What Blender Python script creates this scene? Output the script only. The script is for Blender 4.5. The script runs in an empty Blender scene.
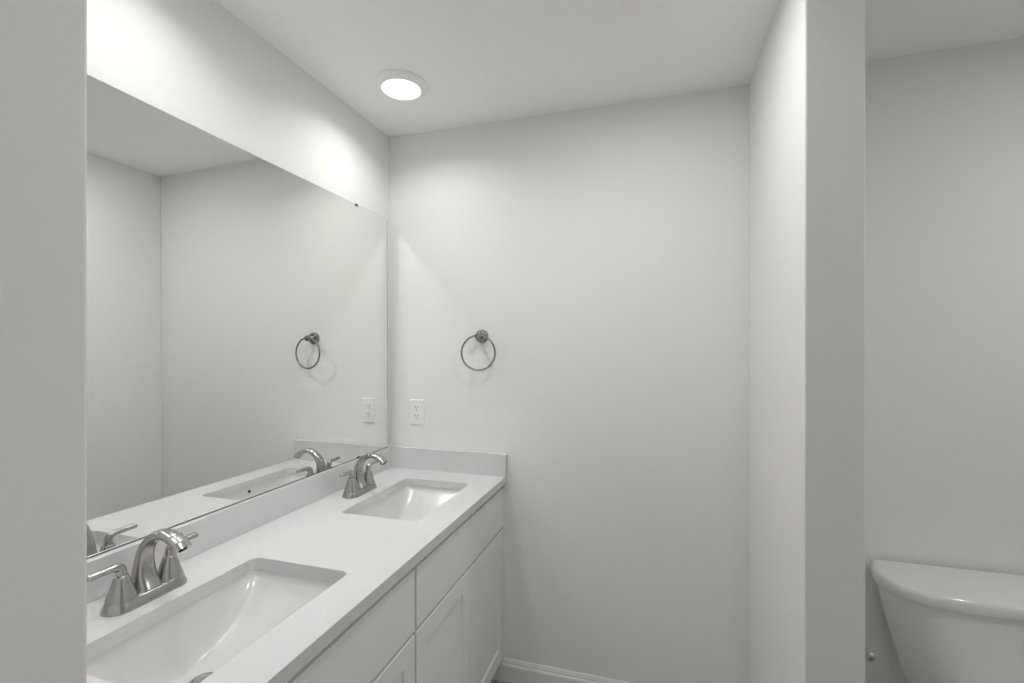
import bpy, bmesh, math
from mathutils import Vector, Matrix

scene = bpy.context.scene
C = scene.collection
R = math.radians

# ------------------------------------------------------------------ camera, world, lamps, exposure
CAM_H = 1.4448
cam_data = bpy.data.cameras.new('camera')
cam = bpy.data.objects.new('camera', cam_data)
C.objects.link(cam)
cam.location = (0, 0, CAM_H)
cam.rotation_euler = (R(90), 0, R(16.857))
cam_data.sensor_fit = 'HORIZONTAL'
cam_data.sensor_width = 36.0
cam_data.lens = 470.2 * 36.0 / 1024.0
cam_data.shift_y = 6.8 / 1024.0
cam_data.clip_start = 0.02
scene.camera = cam

world = bpy.data.worlds.new('world')
scene.world = world
world.use_nodes = True
world.node_tree.nodes['Background'].inputs[0].default_value = (0.9, 0.95, 1, 1)
world.node_tree.nodes['Background'].inputs[1].default_value = 0.05

VANITY_W = 2.0        # watts of each lamp over the vanity
TOILET_W = 8.0        # unseen lamp added in front of the toilet, a guessed source
ROOM_FILL_W = 4.0          # unseen lamp added behind the camera for general light
ENTRY_FILL_W = 5.8         # unseen fill lamp added in the vanity alcove to lift its ambient light
SPREAD = 145          # beam of the two vanity lights, degrees

vs = scene.view_settings
vs.view_transform = 'Standard'
vs.look = 'None'
vs.exposure = 0.0
vs.gamma = 1.0
vs.use_curve_mapping = False
scene.cycles.blur_glossy = 0.0
scene.cycles.sample_clamp_indirect = 0.0
scene.cycles.use_guiding = True
scene.cycles.max_bounces = 14
scene.cycles.diffuse_bounces = 8
scene.cycles.glossy_bounces = 8
scene.cycles.caustics_reflective = True
scene.cycles.use_denoising = True

# ------------------------------------------------------------------ room measures (metres)
XL, YB, XR = -1.196, 1.955, 0.3406     # mirror wall, back wall, partition's vanity face
PT, YP = 0.1227, 1.265                 # partition thickness and its front end
YT = 1.917                             # wall behind the toilet
H = 2.44
XW, YF = 1.90, -1.75                   # far right wall, wall behind the camera
CT = 0.89                              # counter top
CX = -0.616                            # counter front edge
XF = -0.629                            # cabinet door faces


# ------------------------------------------------------------------ materials
def mat(name, color, rough=0.5, metal=0.0, spec=0.5, coat=0.0):
    m = bpy.data.materials.new(name)
    m.use_nodes = True
    b = m.node_tree.nodes['Principled BSDF']
    b.inputs['Base Color'].default_value = (*color, 1)
    b.inputs['Roughness'].default_value = rough
    b.inputs['Metallic'].default_value = metal
    b.inputs['Specular IOR Level'].default_value = spec
    b.inputs['Coat Weight'].default_value = coat
    return m


def noise_bump(m, scale, strength, dist=0.002, detail=3):
    nt = m.node_tree
    b = nt.nodes['Principled BSDF']
    tc = nt.nodes.new('ShaderNodeTexCoord')
    n = nt.nodes.new('ShaderNodeTexNoise')
    n.inputs['Scale'].default_value = scale
    n.inputs['Detail'].default_value = detail
    bu = nt.nodes.new('ShaderNodeBump')
    bu.inputs['Strength'].default_value = strength
    bu.inputs['Distance'].default_value = dist
    nt.links.new(tc.outputs['Object'], n.inputs['Vector'])
    nt.links.new(n.outputs['Fac'], bu.inputs['Height'])
    nt.links.new(bu.outputs['Normal'], b.inputs['Normal'])
    return m


def noise_color(m, scale, c0, c1, lo=0.4, hi=0.6, detail=4, stretch=None):
    nt = m.node_tree
    b = nt.nodes['Principled BSDF']
    tc = nt.nodes.new('ShaderNodeTexCoord')
    n = nt.nodes.new('ShaderNodeTexNoise')
    n.inputs['Scale'].default_value = scale
    n.inputs['Detail'].default_value = detail
    r = nt.nodes.new('ShaderNodeValToRGB')
    r.color_ramp.elements[0].position = lo
    r.color_ramp.elements[1].position = hi
    r.color_ramp.elements[0].color = (*c0, 1)
    r.color_ramp.elements[1].color = (*c1, 1)
    src = tc.outputs['Object']
    if stretch:
        mp = nt.nodes.new('ShaderNodeMapping')
        mp.inputs['Scale'].default_value = stretch
        nt.links.new(src, mp.inputs['Vector'])
        src = mp.outputs['Vector']
    nt.links.new(src, n.inputs['Vector'])
    nt.links.new(n.outputs['Fac'], r.inputs['Fac'])
    nt.links.new(r.outputs['Color'], b.inputs['Base Color'])
    return m


WALLC = (0.80, 0.796, 0.783)
M_wall = noise_bump(mat('wall_paint', WALLC, 0.7, spec=0.25), 260, 0.06)
M_ceil = noise_bump(mat('ceiling_paint', (0.91, 0.907, 0.897), 0.9, spec=0.1), 200, 0.08)
M_trim = mat('trim_paint', (0.80, 0.80, 0.79), 0.35)
M_lamp_trim = mat('lamp_trim_white', (0.93, 0.93, 0.92), 0.45)
M_cab = noise_bump(mat('cabinet_paint', (0.78, 0.785, 0.79), 0.38), 90, 0.02)
M_quartz = noise_color(mat('white_quartz', (0.8, 0.8, 0.8), 0.22), 420, (0.62, 0.625, 0.632), (0.645, 0.65, 0.657), 0.38, 0.55)
M_porc = mat('porcelain', (0.66, 0.66, 0.66), 0.16, coat=0.0)
M_toilet = mat('toilet_china', (0.80, 0.80, 0.80), 0.12, coat=0.3)
M_nickel = noise_color(mat('brushed_nickel', (0.45, 0.445, 0.435), 0.24, 1.0), 300, (0.40, 0.395, 0.385), (0.48, 0.473, 0.462), 0.3, 0.7, stretch=(1, 1, 12))
M_ring = mat('nickel_dark_reflection', (0.30, 0.295, 0.285), 0.26, 1.0)  # towel ring's nickel, darkened to stand in for the dark surroundings it reflects
M_chrome = mat('polished_chrome', (0.55, 0.55, 0.55), 0.12, 1.0)
M_dark = mat('dark_recess', (0.02, 0.02, 0.02), 0.6)
M_edge = mat('dark_mirror_edge', (0.06, 0.06, 0.06), 0.4)
M_mirror = mat('mirror_silver', (0.90, 0.905, 0.895), 0.0, 1.0)
M_plastic = mat('white_plastic', (0.83, 0.83, 0.84), 0.3)
M_shell = mat('cabinet_interior', (0.55, 0.5, 0.42), 0.6)


def emit(name, L, color=(1, 0.985, 0.96)):
    m = mat(name, (0.8, 0.8, 0.8), 0.5)
    b = m.node_tree.nodes['Principled BSDF']
    b.inputs['Emission Color'].default_value = (*color, 1)
    b.inputs['Emission Strength'].default_value = L
    return m


def plank_floor():
    m = mat('grey_vinyl_plank', (0.2, 0.19, 0.18), 0.45)
    nt = m.node_tree
    b = nt.nodes['Principled BSDF']
    tc = nt.nodes.new('ShaderNodeTexCoord')
    br = nt.nodes.new('ShaderNodeTexBrick')
    br.inputs['Scale'].default_value = 1.0
    br.inputs['Brick Width'].default_value = 1.2
    br.inputs['Row Height'].default_value = 0.18
    br.inputs['Mortar Size'].default_value = 0.002
    br.inputs['Color1'].default_value = (0.38, 0.37, 0.36, 1)
    br.inputs['Color2'].default_value = (0.28, 0.275, 0.27, 1)
    br.inputs['Mortar'].default_value = (0.05, 0.05, 0.05, 1)
    mp = nt.nodes.new('ShaderNodeMapping')
    mp.inputs['Scale'].default_value = (2, 40, 1)
    n = nt.nodes.new('ShaderNodeTexNoise')
    n.inputs['Scale'].default_value = 3
    n.inputs['Detail'].default_value = 6
    mx = nt.nodes.new('ShaderNodeMixRGB')
    mx.blend_type = 'OVERLAY'
    mx.inputs['Fac'].default_value = 0.6
    nt.links.new(tc.outputs['Object'], br.inputs['Vector'])
    nt.links.new(tc.outputs['Object'], mp.inputs['Vector'])
    nt.links.new(mp.outputs['Vector'], n.inputs['Vector'])
    nt.links.new(br.outputs['Color'], mx.inputs['Color1'])
    nt.links.new(n.outputs['Fac'], mx.inputs['Color2'])
    nt.links.new(mx.outputs['Color'], b.inputs['Base Color'])
    return m


# ------------------------------------------------------------------ mesh helpers
def add_box(bm, x0, x1, y0, y1, z0, z1):
    v = [bm.verts.new((x, y, z)) for x in (x0, x1) for y in (y0, y1) for z in (z0, z1)]
    for f in ((0, 1, 3, 2), (4, 6, 7, 5), (0, 4, 5, 1), (2, 3, 7, 6), (0, 2, 6, 4), (1, 5, 7, 3)):
        bm.faces.new([v[i] for i in f])
    return v


def box_bm(*a):
    bm = bmesh.new()
    add_box(bm, *a)
    return bm


def add_rings(bm, rings, cap0=True, cap1=True):
    """loft closed rings of equal length"""
    vr = [[bm.verts.new(p) for p in r] for r in rings]
    n = len(vr[0])
    for a, b in zip(vr, vr[1:]):
        for i in range(n):
            j = (i + 1) % n
            bm.faces.new((a[i], a[j], b[j], b[i]))
    if cap0:
        bm.faces.new(list(reversed(vr[0])))
    if cap1:
        bm.faces.new(vr[-1])
    return vr


def lathe(bm, prof, axis='Z', center=(0, 0, 0), n=40, cap0=True, cap1=True, sup=2.0):
    """prof: list of (radius, height); sup > 2 squares the section"""
    c = Vector(center)
    rings = []
    for r, h in prof:
        ring = []
        for k in range(n):
            t = 2 * math.pi * k / n
            ct, st = math.cos(t), math.sin(t)
            q = (abs(ct) ** sup + abs(st) ** sup) ** (-1.0 / sup)
            a, b = r * q * ct, r * q * st
            if axis == 'Z':
                p = Vector((a, b, h))
            elif axis == 'X':
                p = Vector((h, a, b))
            else:
                p = Vector((b, h, a))
            ring.append(c + p)
        rings.append(ring)
    return add_rings(bm, rings, cap0, cap1)


def smooth_path(pts, sub=6):
    """Catmull-Rom through tuples of any length"""
    out = []
    n = len(pts)
    for i in range(n - 1):
        p0, p1, p2, p3 = pts[max(i - 1, 0)], pts[i], pts[i + 1], pts[min(i + 2, n - 1)]
        for s in range(sub):
            t = s / sub
            out.append(tuple(0.5 * (2 * b + (c - a) * t + (2 * a - 5 * b + 4 * c - d) * t * t + (3 * b - a - 3 * c + d) * t ** 3)
                             for a, b, c, d in zip(p0, p1, p2, p3)))
    out.append(tuple(pts[-1]))
    return out


def sweep(bm, pts, side, n=20, sub=6, cap=True, sup=2.0):
    """pts: (x, y, z, r_side, r_other); the path lies in the plane whose normal is `side`"""
    P = smooth_path(pts, sub)
    side = Vector(side).normalized()
    rings = []
    for i, p in enumerate(P):
        a = Vector(P[max(i - 1, 0)][:3])
        b = Vector(P[min(i + 1, len(P) - 1)][:3])
        tan = (b - a).normalized()
        oth = side.cross(tan).normalized()
        ring = []
        for k in range(n):
            t = 2 * math.pi * k / n
            ct, st = math.cos(t), math.sin(t)
            q = (abs(ct) ** sup + abs(st) ** sup) ** (-1.0 / sup)
            ring.append(Vector(p[:3]) + side * (p[3] * ct * q) + oth * (p[4] * st * q))
        rings.append(ring)
    return add_rings(bm, rings, cap, cap)


def prism(bm, outline, z0, z1):
    return add_rings(bm, [[(x, y, z0) for x, y in outline], [(x, y, z1) for x, y in outline]])


def obj(name, bm, m, parent=None, smooth=False, bevel=0.0, seg=2, angle=35):
    bmesh.ops.recalc_face_normals(bm, faces=bm.faces[:])
    me = bpy.data.meshes.new(name)
    bm.to_mesh(me)
    bm.free()
    for mm in (m if isinstance(m, (list, tuple)) else [m]):
        me.materials.append(mm)
    o = bpy.data.objects.new(name, me)
    C.objects.link(o)
    if parent is not None:
        o.parent = parent
    if bevel:
        mod = o.modifiers.new('bevel', 'BEVEL')
        mod.width = bevel
        mod.segments = seg
        mod.limit_method = 'ANGLE'
        mod.angle_limit = R(30)
        mod.harden_normals = False
    if smooth:
        me.polygons.foreach_set('use_smooth', [True] * len(me.polygons))
        try:
            me.set_sharp_from_angle(angle=R(angle))
        except Exception:
            pass
    return o


def struct(name, bm, m, **k):
    o = obj(name, bm, m, **k)
    o['kind'] = 'structure'
    return o


def tag(o, label, cat, group=None):
    o['label'] = label
    o['category'] = cat
    if group:
        o['group'] = group
    return o


def thing(name, label, cat, loc, group=None):
    o = bpy.data.objects.new(name, None)
    C.objects.link(o)
    o.location = loc
    o.empty_display_size = 0.05
    return tag(o, label, cat, group)


def copy_tree(o, parent=None):
    c = o.copy()
    C.objects.link(c)
    if parent is not None:
        c.parent = parent
    for ch in list(o.children):
        copy_tree(ch, c)
    return c


def dup(o, loc, label):
    c = copy_tree(o)
    c.location = loc
    c['label'] = label
    return c


# ------------------------------------------------------------------ the room
T = 0.12


def WX(y):
    return XL - 0.006 + 0.006 * (y - 1.2)     # the mirror wall is a touch out of square


struct('floor', box_bm(XL - T, XW + T, YF - T, YB + T, -0.06, 0.0), plank_floor())
struct('ceiling', box_bm(XL - T, XW + T, YF - T, YB + T, H, H + 0.08), M_ceil)
bm = bmesh.new()
prism(bm, [(XL - T, YF - T), (WX(YF - T), YF - T), (WX(YB + T), YB + T), (XL - T, YB + T)], 0, H)
struct('wall_left', bm, M_wall)
struct('wall_back', box_bm(XL - 0.03, XR + PT * 0.5, YB, YB + T, 0, H), M_wall)
struct('wall_toilet', box_bm(XR + PT * 0.5, XW, YT, YB + T, 0, H), M_wall)
struct('wall_partition', box_bm(XR, XR + PT, YP, YB, 0, H), M_wall, bevel=0.004)
struct('wall_right', box_bm(XW, XW + T, YF - T, YB + T, 0, H), M_wall)
struct('wall_front', box_bm(XL - 0.04, XW, YF - T, YF, 0, H), M_wall)
struct('wall_jamb', box_bm(XL - 0.03, -0.594, 0.235, 0.359, 0, H), M_wall, bevel=0.004)

BASE = [(0, 0), (0.014, 0), (0.014, 0.066), (0.0125, 0.072), (0.009, 0.076), (0.0085, 0.082), (0.006, 0.088), (0.004, 0.094), (0, 0.095)]


def baseboard(name, p0, p1, nrm):
    bm = bmesh.new()
    add_rings(bm, [[(p[0] + nrm[0] * d, p[1] + nrm[1] * d, z) for d, z in BASE] for p in (p0, p1)])
    return struct(name, bm, M_trim)


baseboard('baseboard_back', (-0.71, YB), (XR, YB), (0, -1))
baseboard('baseboard_partition', (XR, YP), (XR, YB - 0.014), (-1, 0))
baseboard('baseboard_end', (XR - 0.014, YP), (XR + PT + 0.014, YP), (0, -1))
baseboard('baseboard_closet', (XR + PT, YP), (XR + PT, YT - 0.014), (1, 0))
baseboard('baseboard_toilet', (XR + PT, YT), (XW, YT), (0, -1))
baseboard('baseboard_right', (XW, YF), (XW, YT - 0.014), (-1, 0))
baseboard('baseboard_front', (XL, YF), (XW - 0.014, YF), (0, 1))

# ------------------------------------------------------------------ vanity cabinets
YV0, YV1, YV2 = 0.372, 1.1625, 1.9545


def shaker_door(y0, y1, z0, z1, st=0.058, th=0.019, rec=0.007):
    """frame-and-panel door whose face lies at x = XF"""
    bm = bmesh.new()
    x1, x0 = XF, XF - th
    iy0, iy1, iz0, iz1 = y0 + st, y1 - st, z0 + st, z1 - st
    b = 0.003

    def ring(x, a0, a1, c0, c1):
        return [(x, a0, c0), (x, a1, c0), (x, a1, c1), (x, a0, c1)]
    add_rings(bm, [ring(x0, y0, y1, z0, z1), ring(x1 - 0.0015, y0, y1, z0, z1),
                   ring(x1, y0 + 0.0015, y1 - 0.0015, z0 + 0.0015, z1 - 0.0015),
                   ring(x1, iy0, iy1, iz0, iz1),
                   ring(x1 - rec, iy0 + b, iy1 - b, iz0 + b, iz1 - b)])
    return bm


def make_cabinet(name, label, y0, y1):
    o = thing(name, label, 'cabinet', (XL, y0, 0), 'white vanity sink cabinets')
    off = Vector((-XL, -y0, 0))

    def put(nm, bm, m, parent=o, **k):
        bmesh.ops.translate(bm, verts=bm.verts[:], vec=off)
        return obj(nm, bm, m, parent, **k)
    xf = XF - 0.020
    bm = bmesh.new()
    t = 0.016
    add_box(bm, XL + 0.003, xf - 0.019, y0, y0 + t, 0.0, 0.858)
    add_box(bm, XL + 0.003, xf - 0.019, y1 - t, y1, 0.0, 0.858)
    add_box(bm, XL + 0.003, xf - 0.019, y0 + t, y1 - t, 0.105, 0.121)
    add_box(bm, XL + 0.003, XL + 0.009, y0 + t, y1 - t, 0.121, 0.858)
    put('carcass', bm, M_cab)
    bm = bmesh.new()
    fs = 0.038
    add_box(bm, xf - 0.019, xf, y0, y0 + fs, 0.105, 0.858)
    add_box(bm, xf - 0.019, xf, y1 - fs, y1, 0.105, 0.858)
    add_box(bm, xf - 0.019, xf, y0 + fs, y1 - fs, 0.820, 0.858)
    add_box(bm, xf - 0.019, xf, y0 + fs, y1 - fs, 0.645, 0.683)
    add_box(bm, xf - 0.019, xf, y0 + fs, y1 - fs, 0.105, 0.143)
    put('face_frame', bm, M_cab)
    put('toe_kick', box_bm(-0.735, -0.720, y0 + t, y1 - t, 0, 0.105), M_cab)
    g = 0.005
    e = 0.001 if y1 > 1.5 else g      # the far cabinet's fronts run up to the back wall
    ym = (y0 + y1) / 2
    put('false_drawer_front', box_bm(XF - 0.019, XF, y0 + g, y1 - e, 0.670, 0.838), M_cab, bevel=0.0015)
    put('door', shaker_door(y0 + g, ym - 0.0018, 0.104, 0.659), M_cab)
    put('door', shaker_door(ym + 0.0018, y1 - e, 0.104, 0.659), M_cab)
    return o


make_cabinet('vanity_cabinet', 'white shaker sink cabinet at the far end, touching the back wall', YV1, YV2)
make_cabinet('vanity_cabinet', 'white shaker sink cabinet under the near sink, cut by the bottom of the picture', YV0, YV1)

# ------------------------------------------------------------------ countertop with two cut-outs and splashes
SINK_Y = (0.777, 1.572)
SX0, SX1, SHY, SR = -1.016, -0.722, 0.222, 0.022
Y0C, Y1C = 0.361, YB - 0.0005


def rrect(x0, x1, y0, y1, r, n=8):
    pts = []
    for cx, cy, a in ((x1 - r, y1 - r, 0), (x0 + r, y1 - r, 90), (x0 + r, y0 + r, 180), (x1 - r, y0 + r, 270)):
        for k in range(n + 1):
            t = R(a + 90 * k / n)
            pts.append((cx + r * math.cos(t), cy + r * math.sin(t)))
    return pts


top = thing('countertop', 'long white quartz vanity countertop with two sink cut-outs and upstands', 'countertop', (XL, Y0C, 0.86))
off = Vector((-XL, -Y0C, -0.86))


def slab_with_holes():
    bm = bmesh.new()
    z0, z1 = CT - 0.03, CT
    x0, x1 = XL - 0.003, CX
    ys = [Y0C, (SINK_Y[0] + SINK_Y[1]) / 2, Y1C]
    for k in range(2):
        a, b = ys[k], ys[k + 1]
        hole = rrect(SX0, SX1, SINK_Y[k] - SHY, SINK_Y[k] + SHY, SR)
        n = len(hole)
        q = n // 4
        # outer loop sampled to correspond with the hole loop
        outer = []
        corners = [(x1, b), (x0, b), (x0, a), (x1, a)]
        for i, (hx, hy) in enumerate(hole):
            j, kk = divmod(i, q)
            if kk == 0:
                e = {0: (x1, hy), 1: (hx, b), 2: (x0, hy), 3: (hx, a)}[j]
            elif kk == q - 1:
                e = {0: (hx, b), 1: (x0, hy), 2: (hx, a), 3: (x1, hy)}[j]
            elif kk == 4:
                e = corners[j]
            elif kk < 4:
                s = kk / 4.0
                p0 = {0: (x1, hole[j * q][1]), 1: (hole[j * q][0], b), 2: (x0, hole[j * q][1]), 3: (hole[j * q][0], a)}[j]
                e = (p0[0] + (corners[j][0] - p0[0]) * s, p0[1] + (corners[j][1] - p0[1]) * s)
            else:
                s = (kk - 4) / 4.0
                i2 = j * q + q - 1
                p1 = {0: (hole[i2][0], b), 1: (x0, hole[i2][1]), 2: (hole[i2][0], a), 3: (x1, hole[i2][1])}[j]
                e = (corners[j][0] + (p1[0] - corners[j][0]) * s, corners[j][1] + (p1[1] - corners[j][1]) * s)
            outer.append(e)
        ho = [bm.verts.new((x, y, z1)) for x, y in outer]
        hi = [bm.verts.new((x, y, z1)) for x, y in hole]
        lo = [bm.verts.new((x, y, z0)) for x, y in outer]
        li = [bm.verts.new((x, y, z0)) for x, y in hole]
        for i in range(n):
            j = (i + 1) % n
            bm.faces.new((hi[i], ho[i], ho[j], hi[j]))
            bm.faces.new((li[i], li[j], lo[j], lo[i]))
            bm.faces.new((hi[i], hi[j], li[j], li[i]))
            shared = (abs(outer[i][1] - ys[1]) < 1e-6 and abs(outer[j][1] - ys[1]) < 1e-6)
            if not shared:
                bm.faces.new((ho[i], lo[i], lo[j], ho[j]))
    bmesh.ops.remove_doubles(bm, verts=bm.verts[:], dist=1e-5)
    return bm


def put_top(nm, bm, **k):
    bmesh.ops.translate(bm, verts=bm.verts[:], vec=off)
    return obj(nm, bm, M_quartz, top, **k)


put_top('slab', slab_with_holes())
bm = box_bm(XL - 0.003, XL + 0.020, Y0C, Y1C, CT, 0.987)
for v in bm.verts:
    if v.co.y < 1.0 and v.co.z > 0.95:
        v.co.z -= 0.0085
put_top('backsplash', bm, bevel=0.0012)
put_top('side_splash', box_bm(XL + 0.020, CX + 0.002, YB - 0.020, YB - 0.001, CT, 0.987), bevel=0.0012)


# ------------------------------------------------------------------ undermount sinks
def basin_mesh():
    """height field: steep long sides, ends that sweep down to the drain; origin at the rim's centre"""
    bm = bmesh.new()
    hx, hy = (SX1 - SX0) / 2 + 0.003, SHY + 0.003
    fl = 0.020

    def axis(h):
        a = []
        k = 46
        for i in range(k + 1):
            t = -1 + 2 * i / k
            a.append(math.copysign(1 - (1 - abs(t)) ** 1.55, t) * h)
        return [-h - fl, -h - 0.0015] + a + [h + 0.0015, h + fl]
    xs, ys = axis(hx), axis(hy)
    r = 0.030

    def height(x, y):
        qx, qy = abs(x) - (hx - r), abs(y) - (hy - r)
        sd = math.hypot(max(qx, 0), max(qy, 0)) + min(max(qx, qy), 0) - r
        d = -sd
        if d <= 0:
            return 0.0
        s = min(max((hy - abs(y)) / hy, 0), 1)
        lip = (0.012 + 0.016 * min(s / 0.35, 1.0) * (1 if x > 0 else 0)) * min(d / 0.003, 1.0)
        deep = 0.113 * (1 - (1 - s) ** 1.75) - (0.016 * min(s / 0.35, 1.0) if x > 0 else 0)
        deep = max(deep, 0)
        q = min((hx - abs(x)) / 0.062, 1.0)
        q = max(q, 0)
        side = 1 - (1 - q) ** 2.6 if q > 0 else 0
        # steep wall with a rounded foot
        w = min(1.0, 1.06 * side)
        return -lip - deep * w - 0.004 * max(0, 1 - math.hypot(x + 0.050, y + 0.010) / 0.10)
    grid = [[bm.verts.new((x, y, height(x, y))) for y in ys] for x in xs]
    for i in range(len(xs) - 1):
        for j in range(len(ys) - 1):
            bm.faces.new((grid[i][j], grid[i + 1][j], grid[i + 1][j + 1], grid[i][j + 1]))
    zc = height(0, 0)
    return bm, zc, height


def make_sink(label):
    cx = (SX0 + SX1) / 2
    o = thing('sink', label, 'sink', (cx, SINK_Y[0], CT - 0.0302), 'undermount sinks')
    bm, zc, hf = basin_mesh()
    b = obj('basin', bm, M_porc, o, smooth=True, angle=60)
    so = b.modifiers.new('solid', 'SOLIDIFY')
    so.thickness = 0.008
    so.offset = -1
    # the drain: flange ring and a domed stopper
    bm = bmesh.new()
    dx = -0.050
    zd = hf(dx, -0.010) + 0.0018
    lathe(bm, [(0.0315, zd - 0.003), (0.0315, zd + 0.001), (0.029, zd + 0.003), (0.0235, zd + 0.0025), (0.0225, zd - 0.003)],
          center=(dx, -0.010, 0), cap0=False, cap1=False)
    d = obj('drain', bm, M_chrome, o, smooth=True)
    bm = bmesh.new()
    lathe(bm, [(0.0205, zd - 0.004), (0.0205, zd + 0.003), (0.019, zd + 0.0055), (0.012, zd + 0.0075), (0.003, zd + 0.0085)],
          center=(dx, -0.010, 0))
    obj('stopper', bm, M_chrome, d, smooth=True)
    # overflow hole in the wall on the side away from the mirror
    hx = (SX1 - SX0) / 2 + 0.003
    x, z = hx - 0.0022, -0.0175
    nrm = Vector((-1, 0, 0.12)).normalized()
    bm = bmesh.new()
    lathe(bm, [(0.0065, -0.004), (0.0065, 0.0010), (0.005, 0.0014)], n=24)
    rot = Vector((0, 0, 1)).rotation_difference(nrm).to_matrix().to_4x4()
    bmesh.ops.transform(bm, matrix=Matrix.Translation((x, 0, z)) @ rot, verts=bm.verts[:])
    obj('overflow_hole', bm, M_dark, o)
    return o


s1 = make_sink('white rectangular undermount sink nearest the camera, cut off by the left wall end')
dup(s1, ((SX0 + SX1) / 2, SINK_Y[1], CT - 0.0302), 'white rectangular undermount sink nearest the back wall, below the outlet')


# ------------------------------------------------------------------ faucets
def make_faucet(label, loc):
    o = thing('faucet', label, 'faucet', loc, 'brushed nickel centerset faucets')

    def stadium(hl, r, z, n=14):
        pts = []
        for k in range(n + 1):
            t = math.pi * k / n
            pts.append((r * math.cos(t), hl + r * math.sin(t) * 1.0, z))
        for k in range(n + 1):
            t = math.pi + math.pi * k / n
            pts.append((r * math.cos(t), -hl + r * math.sin(t), z))
        return pts
    bm = bmesh.new()
    add_rings(bm, [stadium(0.054, 0.0335, 0.0), stadium(0.054, 0.0335, 0.0015), stadium(0.053, 0.0300, 0.012), stadium(0.0525, 0.0275, 0.0195), stadium(0.052, 0.0255, 0.0205)])
    obj('base', bm, M_nickel, o, smooth=True, angle=30)
    # high arc spout, broad at the foot, flattened towards the lip
    bm = bmesh.new()
    sp = [(-0.002, 0, 0.016, 0.0275, 0.0270), (-0.0070, 0, 0.040, 0.0240, 0.0215), (-0.0085, 0, 0.068, 0.0200, 0.0170), (-0.0030, 0, 0.100, 0.0170, 0.0135),
          (0.0135, 0, 0.126, 0.0156, 0.0115), (0.040, 0, 0.1425, 0.0160, 0.0102), (0.071, 0, 0.142, 0.0172, 0.0098),
          (0.096, 0, 0.130, 0.0184, 0.0102), (0.108, 0, 0.117, 0.0190, 0.0108)]
    sweep(bm, sp, (0, 1, 0), n=28, sub=8, sup=2.5)
    spout = obj('spout', bm, M_nickel, o, smooth=True, angle=40)
    bm = bmesh.new()
    lathe(bm, [(0.0085, -0.004), (0.0085, 0.001), (0.006, 0.0015), (0.006, -0.002)], n=24, cap1=False)
    d = Vector((0.62, 0, -0.78)).normalized()
    rot = Vector((0, 0, 1)).rotation_difference(d).to_matrix().to_4x4()
    bmesh.ops.transform(bm, matrix=Matrix.Translation((0.1085, 0, 0.1165)) @ rot, verts=bm.verts[:])
    obj('aerator', bm, M_dark, spout)
    # two raised bands round the lip
    bm = bmesh.new()
    for (x, z, tx, tz) in ((0.0825, 0.1382, 0.88, -0.48), (0.0945, 0.1311, 0.78, -0.63)):
        tan = Vector((tx, 0, tz)).normalized()
        side = Vector((0, 1, 0))
        oth = side.cross(tan)
        rings = []
        for k in range(28):
            t = 2 * math.pi * k / 28
            ct, st = math.cos(t), math.sin(t)
            q = (abs(ct) ** 2.5 + abs(st) ** 2.5) ** (-1 / 2.5)
            rad = side * (0.0181 * ct * q) + oth * (0.0102 * st * q)
            rn = rad.normalized()
            cpt = Vector((x, 0, z)) + rad
            rings.append([cpt + tan * (0.0012 * math.cos(a)) + rn * (0.0010 * math.sin(a)) for a in [2 * math.pi * i / 8 for i in range(8)]])
        rings.append(rings[0])
        add_rings(bm, rings, False, False)
    bmesh.ops.remove_doubles(bm, verts=bm.verts[:], dist=1e-6)
    obj('band', bm, M_chrome, spout, smooth=True, angle=80)
    for s in (-1, 1):
        bm = bmesh.new()
        lathe(bm, [(0.0270, 0.0190), (0.0262, 0.0230), (0.0215, 0.038), (0.0165, 0.055), (0.0132, 0.066), (0.0122, 0.0695), (0.0110, 0.0705)], center=(0, s * 0.052, 0), n=40, sup=2.4)
        h = obj('handle', bm, M_nickel, o, smooth=True, angle=40)
        bm = bmesh.new()
        y0 = s * 0.052
        pth = [(0, y0, 0.069, 0.0098, 0.0098), (0.0, y0 + s * 0.001, 0.080, 0.0100, 0.0098), (0.0, y0 + s * 0.006, 0.0885, 0.0098, 0.0092), (0.001, y0 + s * 0.018, 0.0915, 0.0088, 0.0076),
               (0.0015, y0 + s * 0.036, 0.0920, 0.0080, 0.0066), (0.002, y0 + s * 0.054, 0.0925, 0.0080, 0.0066), (0.002, y0 + s * 0.0635, 0.0925, 0.0078, 0.0066), (0.002, y0 + s * 0.0665, 0.0926, 0.0055, 0.0045)]
        sweep(bm, pth, (1, 0, 0), n=18, sub=6)
        obj('lever', bm, M_nickel, h, smooth=True, angle=50)
    return o


FX = -1.089
f1 = make_faucet('brushed nickel two-lever faucet behind the near sink, its left lever cut by the wall end', (FX, SINK_Y[0] - 0.006, CT + 0.0003))
dup(f1, (FX, 1.569, CT + 0.0003), 'brushed nickel two-lever faucet behind the far sink, smaller in the picture')


# ------------------------------------------------------------------ wall mirror
mir = thing('wall_mirror', 'large frameless wall mirror resting on the backsplash', 'mirror', (XL + 0.0058, 1.20, 1.5))
mir.rotation_euler = (0, R(-0.25), R(-0.76))
my0, my1, mz0, mz1 = -0.83, 0.714, -0.5120, 0.5415
def mirror_slab(x0, x1, i0, i1, ib, it):
    """glass cut to the not quite level backsplash and top line: near end 6 mm lower, 7 mm higher"""
    q = [(my0 + i0, mz0 - 0.009 + ib), (my1 - i1, mz0 + ib), (my1 - i1, mz1 - it), (my0 + i0, mz1 + 0.011 - it)]
    bm = bmesh.new()
    add_rings(bm, [[(x, y, z) for y, z in q] for x in (x0, x1)])
    return bm


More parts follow.
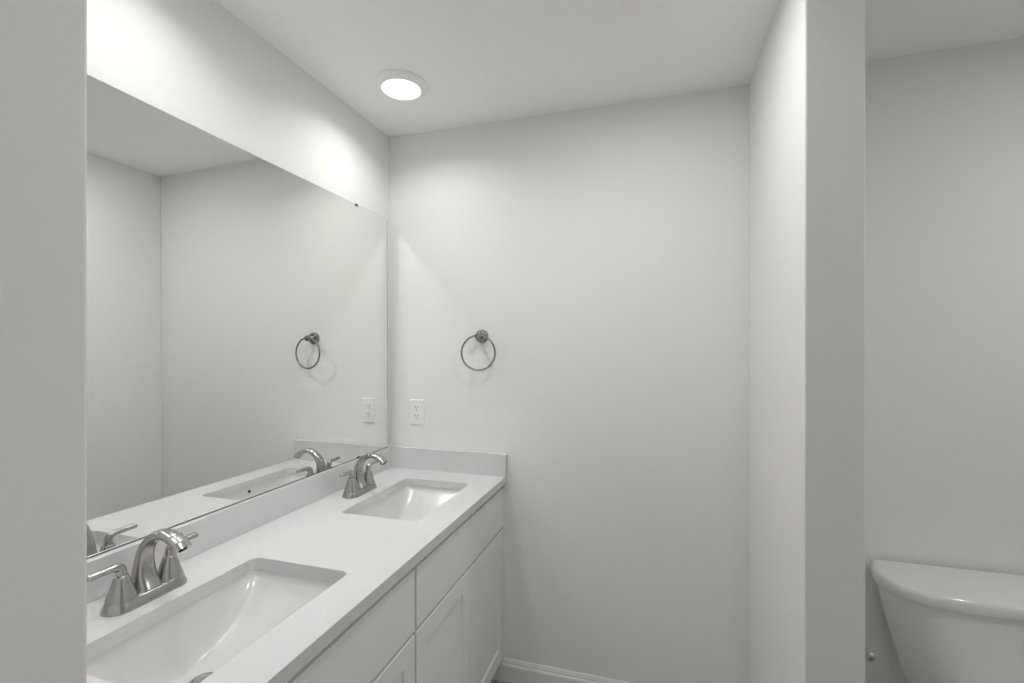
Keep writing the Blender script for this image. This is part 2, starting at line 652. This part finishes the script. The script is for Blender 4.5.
obj('backing', mirror_slab(-0.0014, -0.0003, 0, 0, 0, 0), M_edge, mir)
obj('glass', mirror_slab(-0.0003, 0.0, 0.001, 0.003, 0.0028, 0.0005), M_mirror, mir)
for cy, cz, s in ((0.484, mz1 + 0.0005, 1), (0.490, mz0, -1)):
    bm = bmesh.new()
    add_box(bm, -0.004, 0.004, cy - 0.006, cy + 0.006, cz - (0.006 if s > 0 else 0.0015), cz + (0.003 if s > 0 else 0.006))
    obj('clip', bm, M_edge, mir, bevel=0.001)

# ------------------------------------------------------------------ towel ring
RX, RZ = -0.731, 1.498
tr = thing('towel_ring', 'brushed nickel towel ring on the back wall above the outlet', 'towel ring', (RX, YB, RZ))
bm = bmesh.new()
lathe(bm, [(0.0300, 0.0), (0.0300, -0.004), (0.0280, -0.008), (0.0275, -0.012), (0.0235, -0.0155), (0.0150, -0.0170), (0.012, -0.0175)], axis='Y', n=48)
ro = obj('rosette', bm, M_ring, tr, smooth=True, angle=30)
bm = bmesh.new()
lathe(bm, [(0.0115, -0.012), (0.0100, -0.020), (0.0095, -0.036), (0.0125, -0.040), (0.0145, -0.045), (0.0145, -0.052), (0.0125, -0.057), (0.008, -0.059)], axis='Y', n=36)
obj('post', bm, M_ring, tr, smooth=True, angle=35)
bm = bmesh.new()
Rr, rr = 0.0755, 0.0042
rings = []
for k in range(73):
    t = 2 * math.pi * k / 72
    c = Vector((Rr * math.sin(t), 0, Rr * math.cos(t)))
    n = c.normalized()
    rings.append([c + n * (rr * math.cos(a)) + Vector((0, 1, 0)) * (rr * math.sin(a)) for a in [2 * math.pi * i / 12 for i in range(12)]])
add_rings(bm, rings, False, False)
bmesh.ops.remove_doubles(bm, verts=bm.verts[:], dist=1e-6)
bmesh.ops.transform(bm, matrix=Matrix.Translation((0.0, -0.048, -0.0725)) @ Matrix.Rotation(R(4), 4, 'Z'), verts=bm.verts[:])
obj('ring', bm, M_ring, tr, smooth=True, angle=80)

# ------------------------------------------------------------------ outlet
ol = thing('electrical_outlet', 'white duplex electrical outlet on the back wall above the countertop', 'outlet', (-1.0495, YB, 1.150))
bm = bmesh.new()


def plate(w, h, y0, y1, inset, cz=0.0, cx=0.0):
    add_rings(bm, [[(cx + sx * a / 2, y, cz + sz * b / 2) for sx, sz in ((1, 1), (-1, 1), (-1, -1), (1, -1))]
                   for a, b, y in ((w, h, y0), (w, h, y0 + (y1 - y0) * 0.35), (w - inset * 2, h - inset * 2, y1))])


plate(0.071, 0.117, 0, -0.0065, 0.0035)
obj('cover_plate', bm, M_plastic, ol)
for s in (1, -1):
    cz = s * 0.0195
    bm = bmesh.new()
    out = []
    for k in range(40):
        t = 2 * math.pi * k / 40
        out.append((max(-0.0168, min(0.0168, 0.0205 * math.cos(t))), max(-0.0145, min(0.0145, 0.0175 * math.sin(t)))))
    add_rings(bm, [[(x, y, cz + z) for x, z in out] for y in (-0.006, -0.0085)])
    rc = obj('receptacle', bm, M_plastic, ol)
    for dx, hh in ((-0.0064, 0.0085), (0.0064, 0.0070)):
        obj('slot', box_bm(dx - 0.0012, dx + 0.0012, -0.0088, -0.006, cz + 0.001, cz + 0.001 + hh), M_dark, rc)
    bm = bmesh.new()
    lathe(bm, [(0.0027, -0.006), (0.0027, -0.0088)], axis='Y', center=(0, 0, cz - 0.0075), n=16)
    obj('ground_hole', bm, M_dark, rc)
bm = bmesh.new()
lathe(bm, [(0.0032, -0.006), (0.0032, -0.0074), (0.002, -0.008)], axis='Y', n=16)
obj('screw', bm, M_plastic, ol, smooth=True)


# ------------------------------------------------------------------ ceiling lights
def make_light(label, loc, watts, group, spread=180):
    o = thing('ceiling_light', label, 'ceiling light', loc, group)
    bm = bmesh.new()
    lathe(bm, [(0.0980, 0.0), (0.0980, -0.004), (0.0960, -0.0065), (0.0760, -0.0205), (0.0735, -0.0215), (0.0715, -0.0205), (0.0700, -0.0160)], n=64, cap0=False, cap1=False)
    obj('trim_ring', bm, M_lamp_trim, o, smooth=True, angle=25)
    bm = bmesh.new()
    lathe(bm, [(0.0715, -0.0165), (0.0715, -0.0190), (0.060, -0.0200), (0.03, -0.0206), (0.004, -0.0208)], n=64)
    obj('diffuser', bm, M_lens, o, smooth=True)
    ld = bpy.data.lights.new('lamp', 'AREA')
    ld.shape = 'DISK'
    ld.size = 0.14
    ld.energy = watts
    ld.color = (1.0, 0.988, 0.968)
    ld.spread = R(spread)
    lo = bpy.data.objects.new('lamp', ld)
    C.objects.link(lo)
    lo.parent = o
    lo.location = (0, 0, -0.0225)
    return o


M_lens = emit('lit_diffuser', 4.0)
LX, LY = -0.914, 1.577
GL = 'round ceiling lights'
make_light('lit round white ceiling light above the far sink', (LX, LY, H), VANITY_W, GL, SPREAD)
make_light('lit round ceiling light above the near sink, out of the picture', (LX, SINK_Y[0], H), VANITY_W, GL, SPREAD)
make_light('added round ceiling light in front of the toilet, out of the picture', (1.46, 0.92, H), TOILET_W, GL)
make_light('round fill light added in the middle of the vanity alcove, out of the picture', (-0.12, 1.19, H), ENTRY_FILL_W, GL)
make_light('unseen round fill light added in the room behind the camera', (0.5, -0.75, H), ROOM_FILL_W, GL)

# ------------------------------------------------------------------ toilet
TX = 0.948
to = thing('toilet', 'white two-piece toilet with bowed tank behind the partition', 'toilet', (TX, YT, 0))


LID = [(0.238, -0.018), (0.254, -0.060), (0.261, -0.112), (0.254, -0.158), (0.234, -0.199), (0.196, -0.229), (0.140, -0.245), (0.070, -0.251), (0.0, -0.2525)]


def tank_outline(sx, sy, ins=0.0):
    """flat back, swelling sides and a softly bowed front; sx, sy scale it, ins pulls it in"""
    half = smooth_path(LID, 5)
    pts = half + [(-x, y) for x, y in reversed(half[:-1])]
    out = []
    for x, y in pts:
        x, y = x * sx, -0.020 + (y + 0.020) * sy
        d = math.hypot(x, y + 0.018)
        x -= ins * x / max(d, 0.02)
        if y < -0.03:
            y += ins * min(1.0, (-0.03 - y) / 0.06)
        out.append((x, y))
    return out


ZL = 0.723
bm = bmesh.new()
rings = []
for sx, sy, z in ((0.66, 0.80, 0.385), (0.70, 0.84, 0.42), (0.81, 0.91, 0.52), (0.905, 0.95, 0.62), (0.945, 0.955, 0.6825)):
    rings.append([(x, y, z) for x, y in tank_outline(sx, sy)])
add_rings(bm, rings)
obj('tank', bm, M_toilet, to, smooth=True, angle=50)
bm = bmesh.new()
rings = []
for ins, z in ((0.010, 0.683), (0.002, 0.6835), (0.0, 0.686), (0.0, 0.707), (0.002, 0.7145), (0.006, 0.7195), (0.011, 0.7222), (0.016, 0.723)):
    rings.append([(x, y, z) for x, y in tank_outline(1.0, 1.0, ins)])
add_rings(bm, rings)
obj('tank_lid', bm, M_toilet, to, smooth=True, angle=60)


def ell(cx, cy, a, bf, bb, z, n=48):
    """egg outline: bf to the front (-Y), bb to the back"""
    return [(cx + a * math.cos(t), cy + (bb if math.sin(t) > 0 else bf) * math.sin(t), z) for t in [2 * math.pi * k / n for k in range(n)]]


bm = bmesh.new()
add_rings(bm, [ell(0, -0.36, 0.115, 0.20, 0.23, 0.0), ell(0, -0.36, 0.110, 0.19, 0.23, 0.03), ell(0, -0.37, 0.105, 0.18, 0.22, 0.12), ell(0, -0.40, 0.135, 0.22, 0.24, 0.24),
               ell(0, -0.43, 0.172, 0.26, 0.26, 0.34), ell(0, -0.44, 0.182, 0.27, 0.27, 0.385), ell(0, -0.44, 0.180, 0.268, 0.268, 0.392), ell(0, -0.45, 0.135, 0.215, 0.17, 0.392),
               ell(0, -0.44, 0.12, 0.19, 0.15, 0.34), ell(0, -0.41, 0.07, 0.10, 0.09, 0.24), ell(0, -0.40, 0.03, 0.04, 0.04, 0.21)])
obj('bowl', bm, M_toilet, to, smooth=True, angle=60)
bm = bmesh.new()
add_rings(bm, [ell(0, -0.44, 0.183, 0.272, 0.21, 0.394), ell(0, -0.44, 0.186, 0.276, 0.213, 0.402), ell(0, -0.44, 0.180, 0.27, 0.207, 0.411),
               ell(0, -0.45, 0.12, 0.20, 0.13, 0.411), ell(0, -0.45, 0.118, 0.198, 0.128, 0.394)], False, False)
obj('seat', bm, M_plastic, to, smooth=True, angle=50)
bm = bmesh.new()
add_rings(bm, [ell(0, -0.44, 0.182, 0.271, 0.21, 0.412), ell(0, -0.44, 0.186, 0.276, 0.214, 0.418), ell(0, -0.44, 0.178, 0.268, 0.206, 0.428), ell(0, -0.44, 0.10, 0.16, 0.12, 0.433), ell(0, -0.44, 0.02, 0.03, 0.03, 0.434)])
obj('seat_lid', bm, M_plastic, to, smooth=True, angle=50)

# ------------------------------------------------------------------ toilet paper holder on the far side of the partition
XP = XR + PT
tp = thing('toilet_paper_holder', 'empty brushed nickel toilet paper holder on the partition beside the toilet', 'toilet paper holder', (XP, 1.475, 0.668))
for s in (-1, 1):
    bm = bmesh.new()
    y = s * 0.075
    lathe(bm, [(0.0240, 0.0), (0.0240, 0.004), (0.021, 0.008), (0.011, 0.011), (0.0078, 0.016), (0.0070, 0.046), (0.0105, 0.050), (0.0125, 0.056), (0.0115, 0.063), (0.007, 0.0675), (0.002, 0.0685)], axis='X', center=(0, y, 0), n=32)
    obj('post', bm, M_nickel, tp, smooth=True, angle=40)
bm = bmesh.new()
lathe(bm, [(0.0035, -0.070), (0.0055, -0.066), (0.0055, 0.066), (0.0035, 0.070)], axis='Y', center=(0.056, 0, 0), n=20)
obj('roller', bm, M_nickel, tp, smooth=True, angle=40)
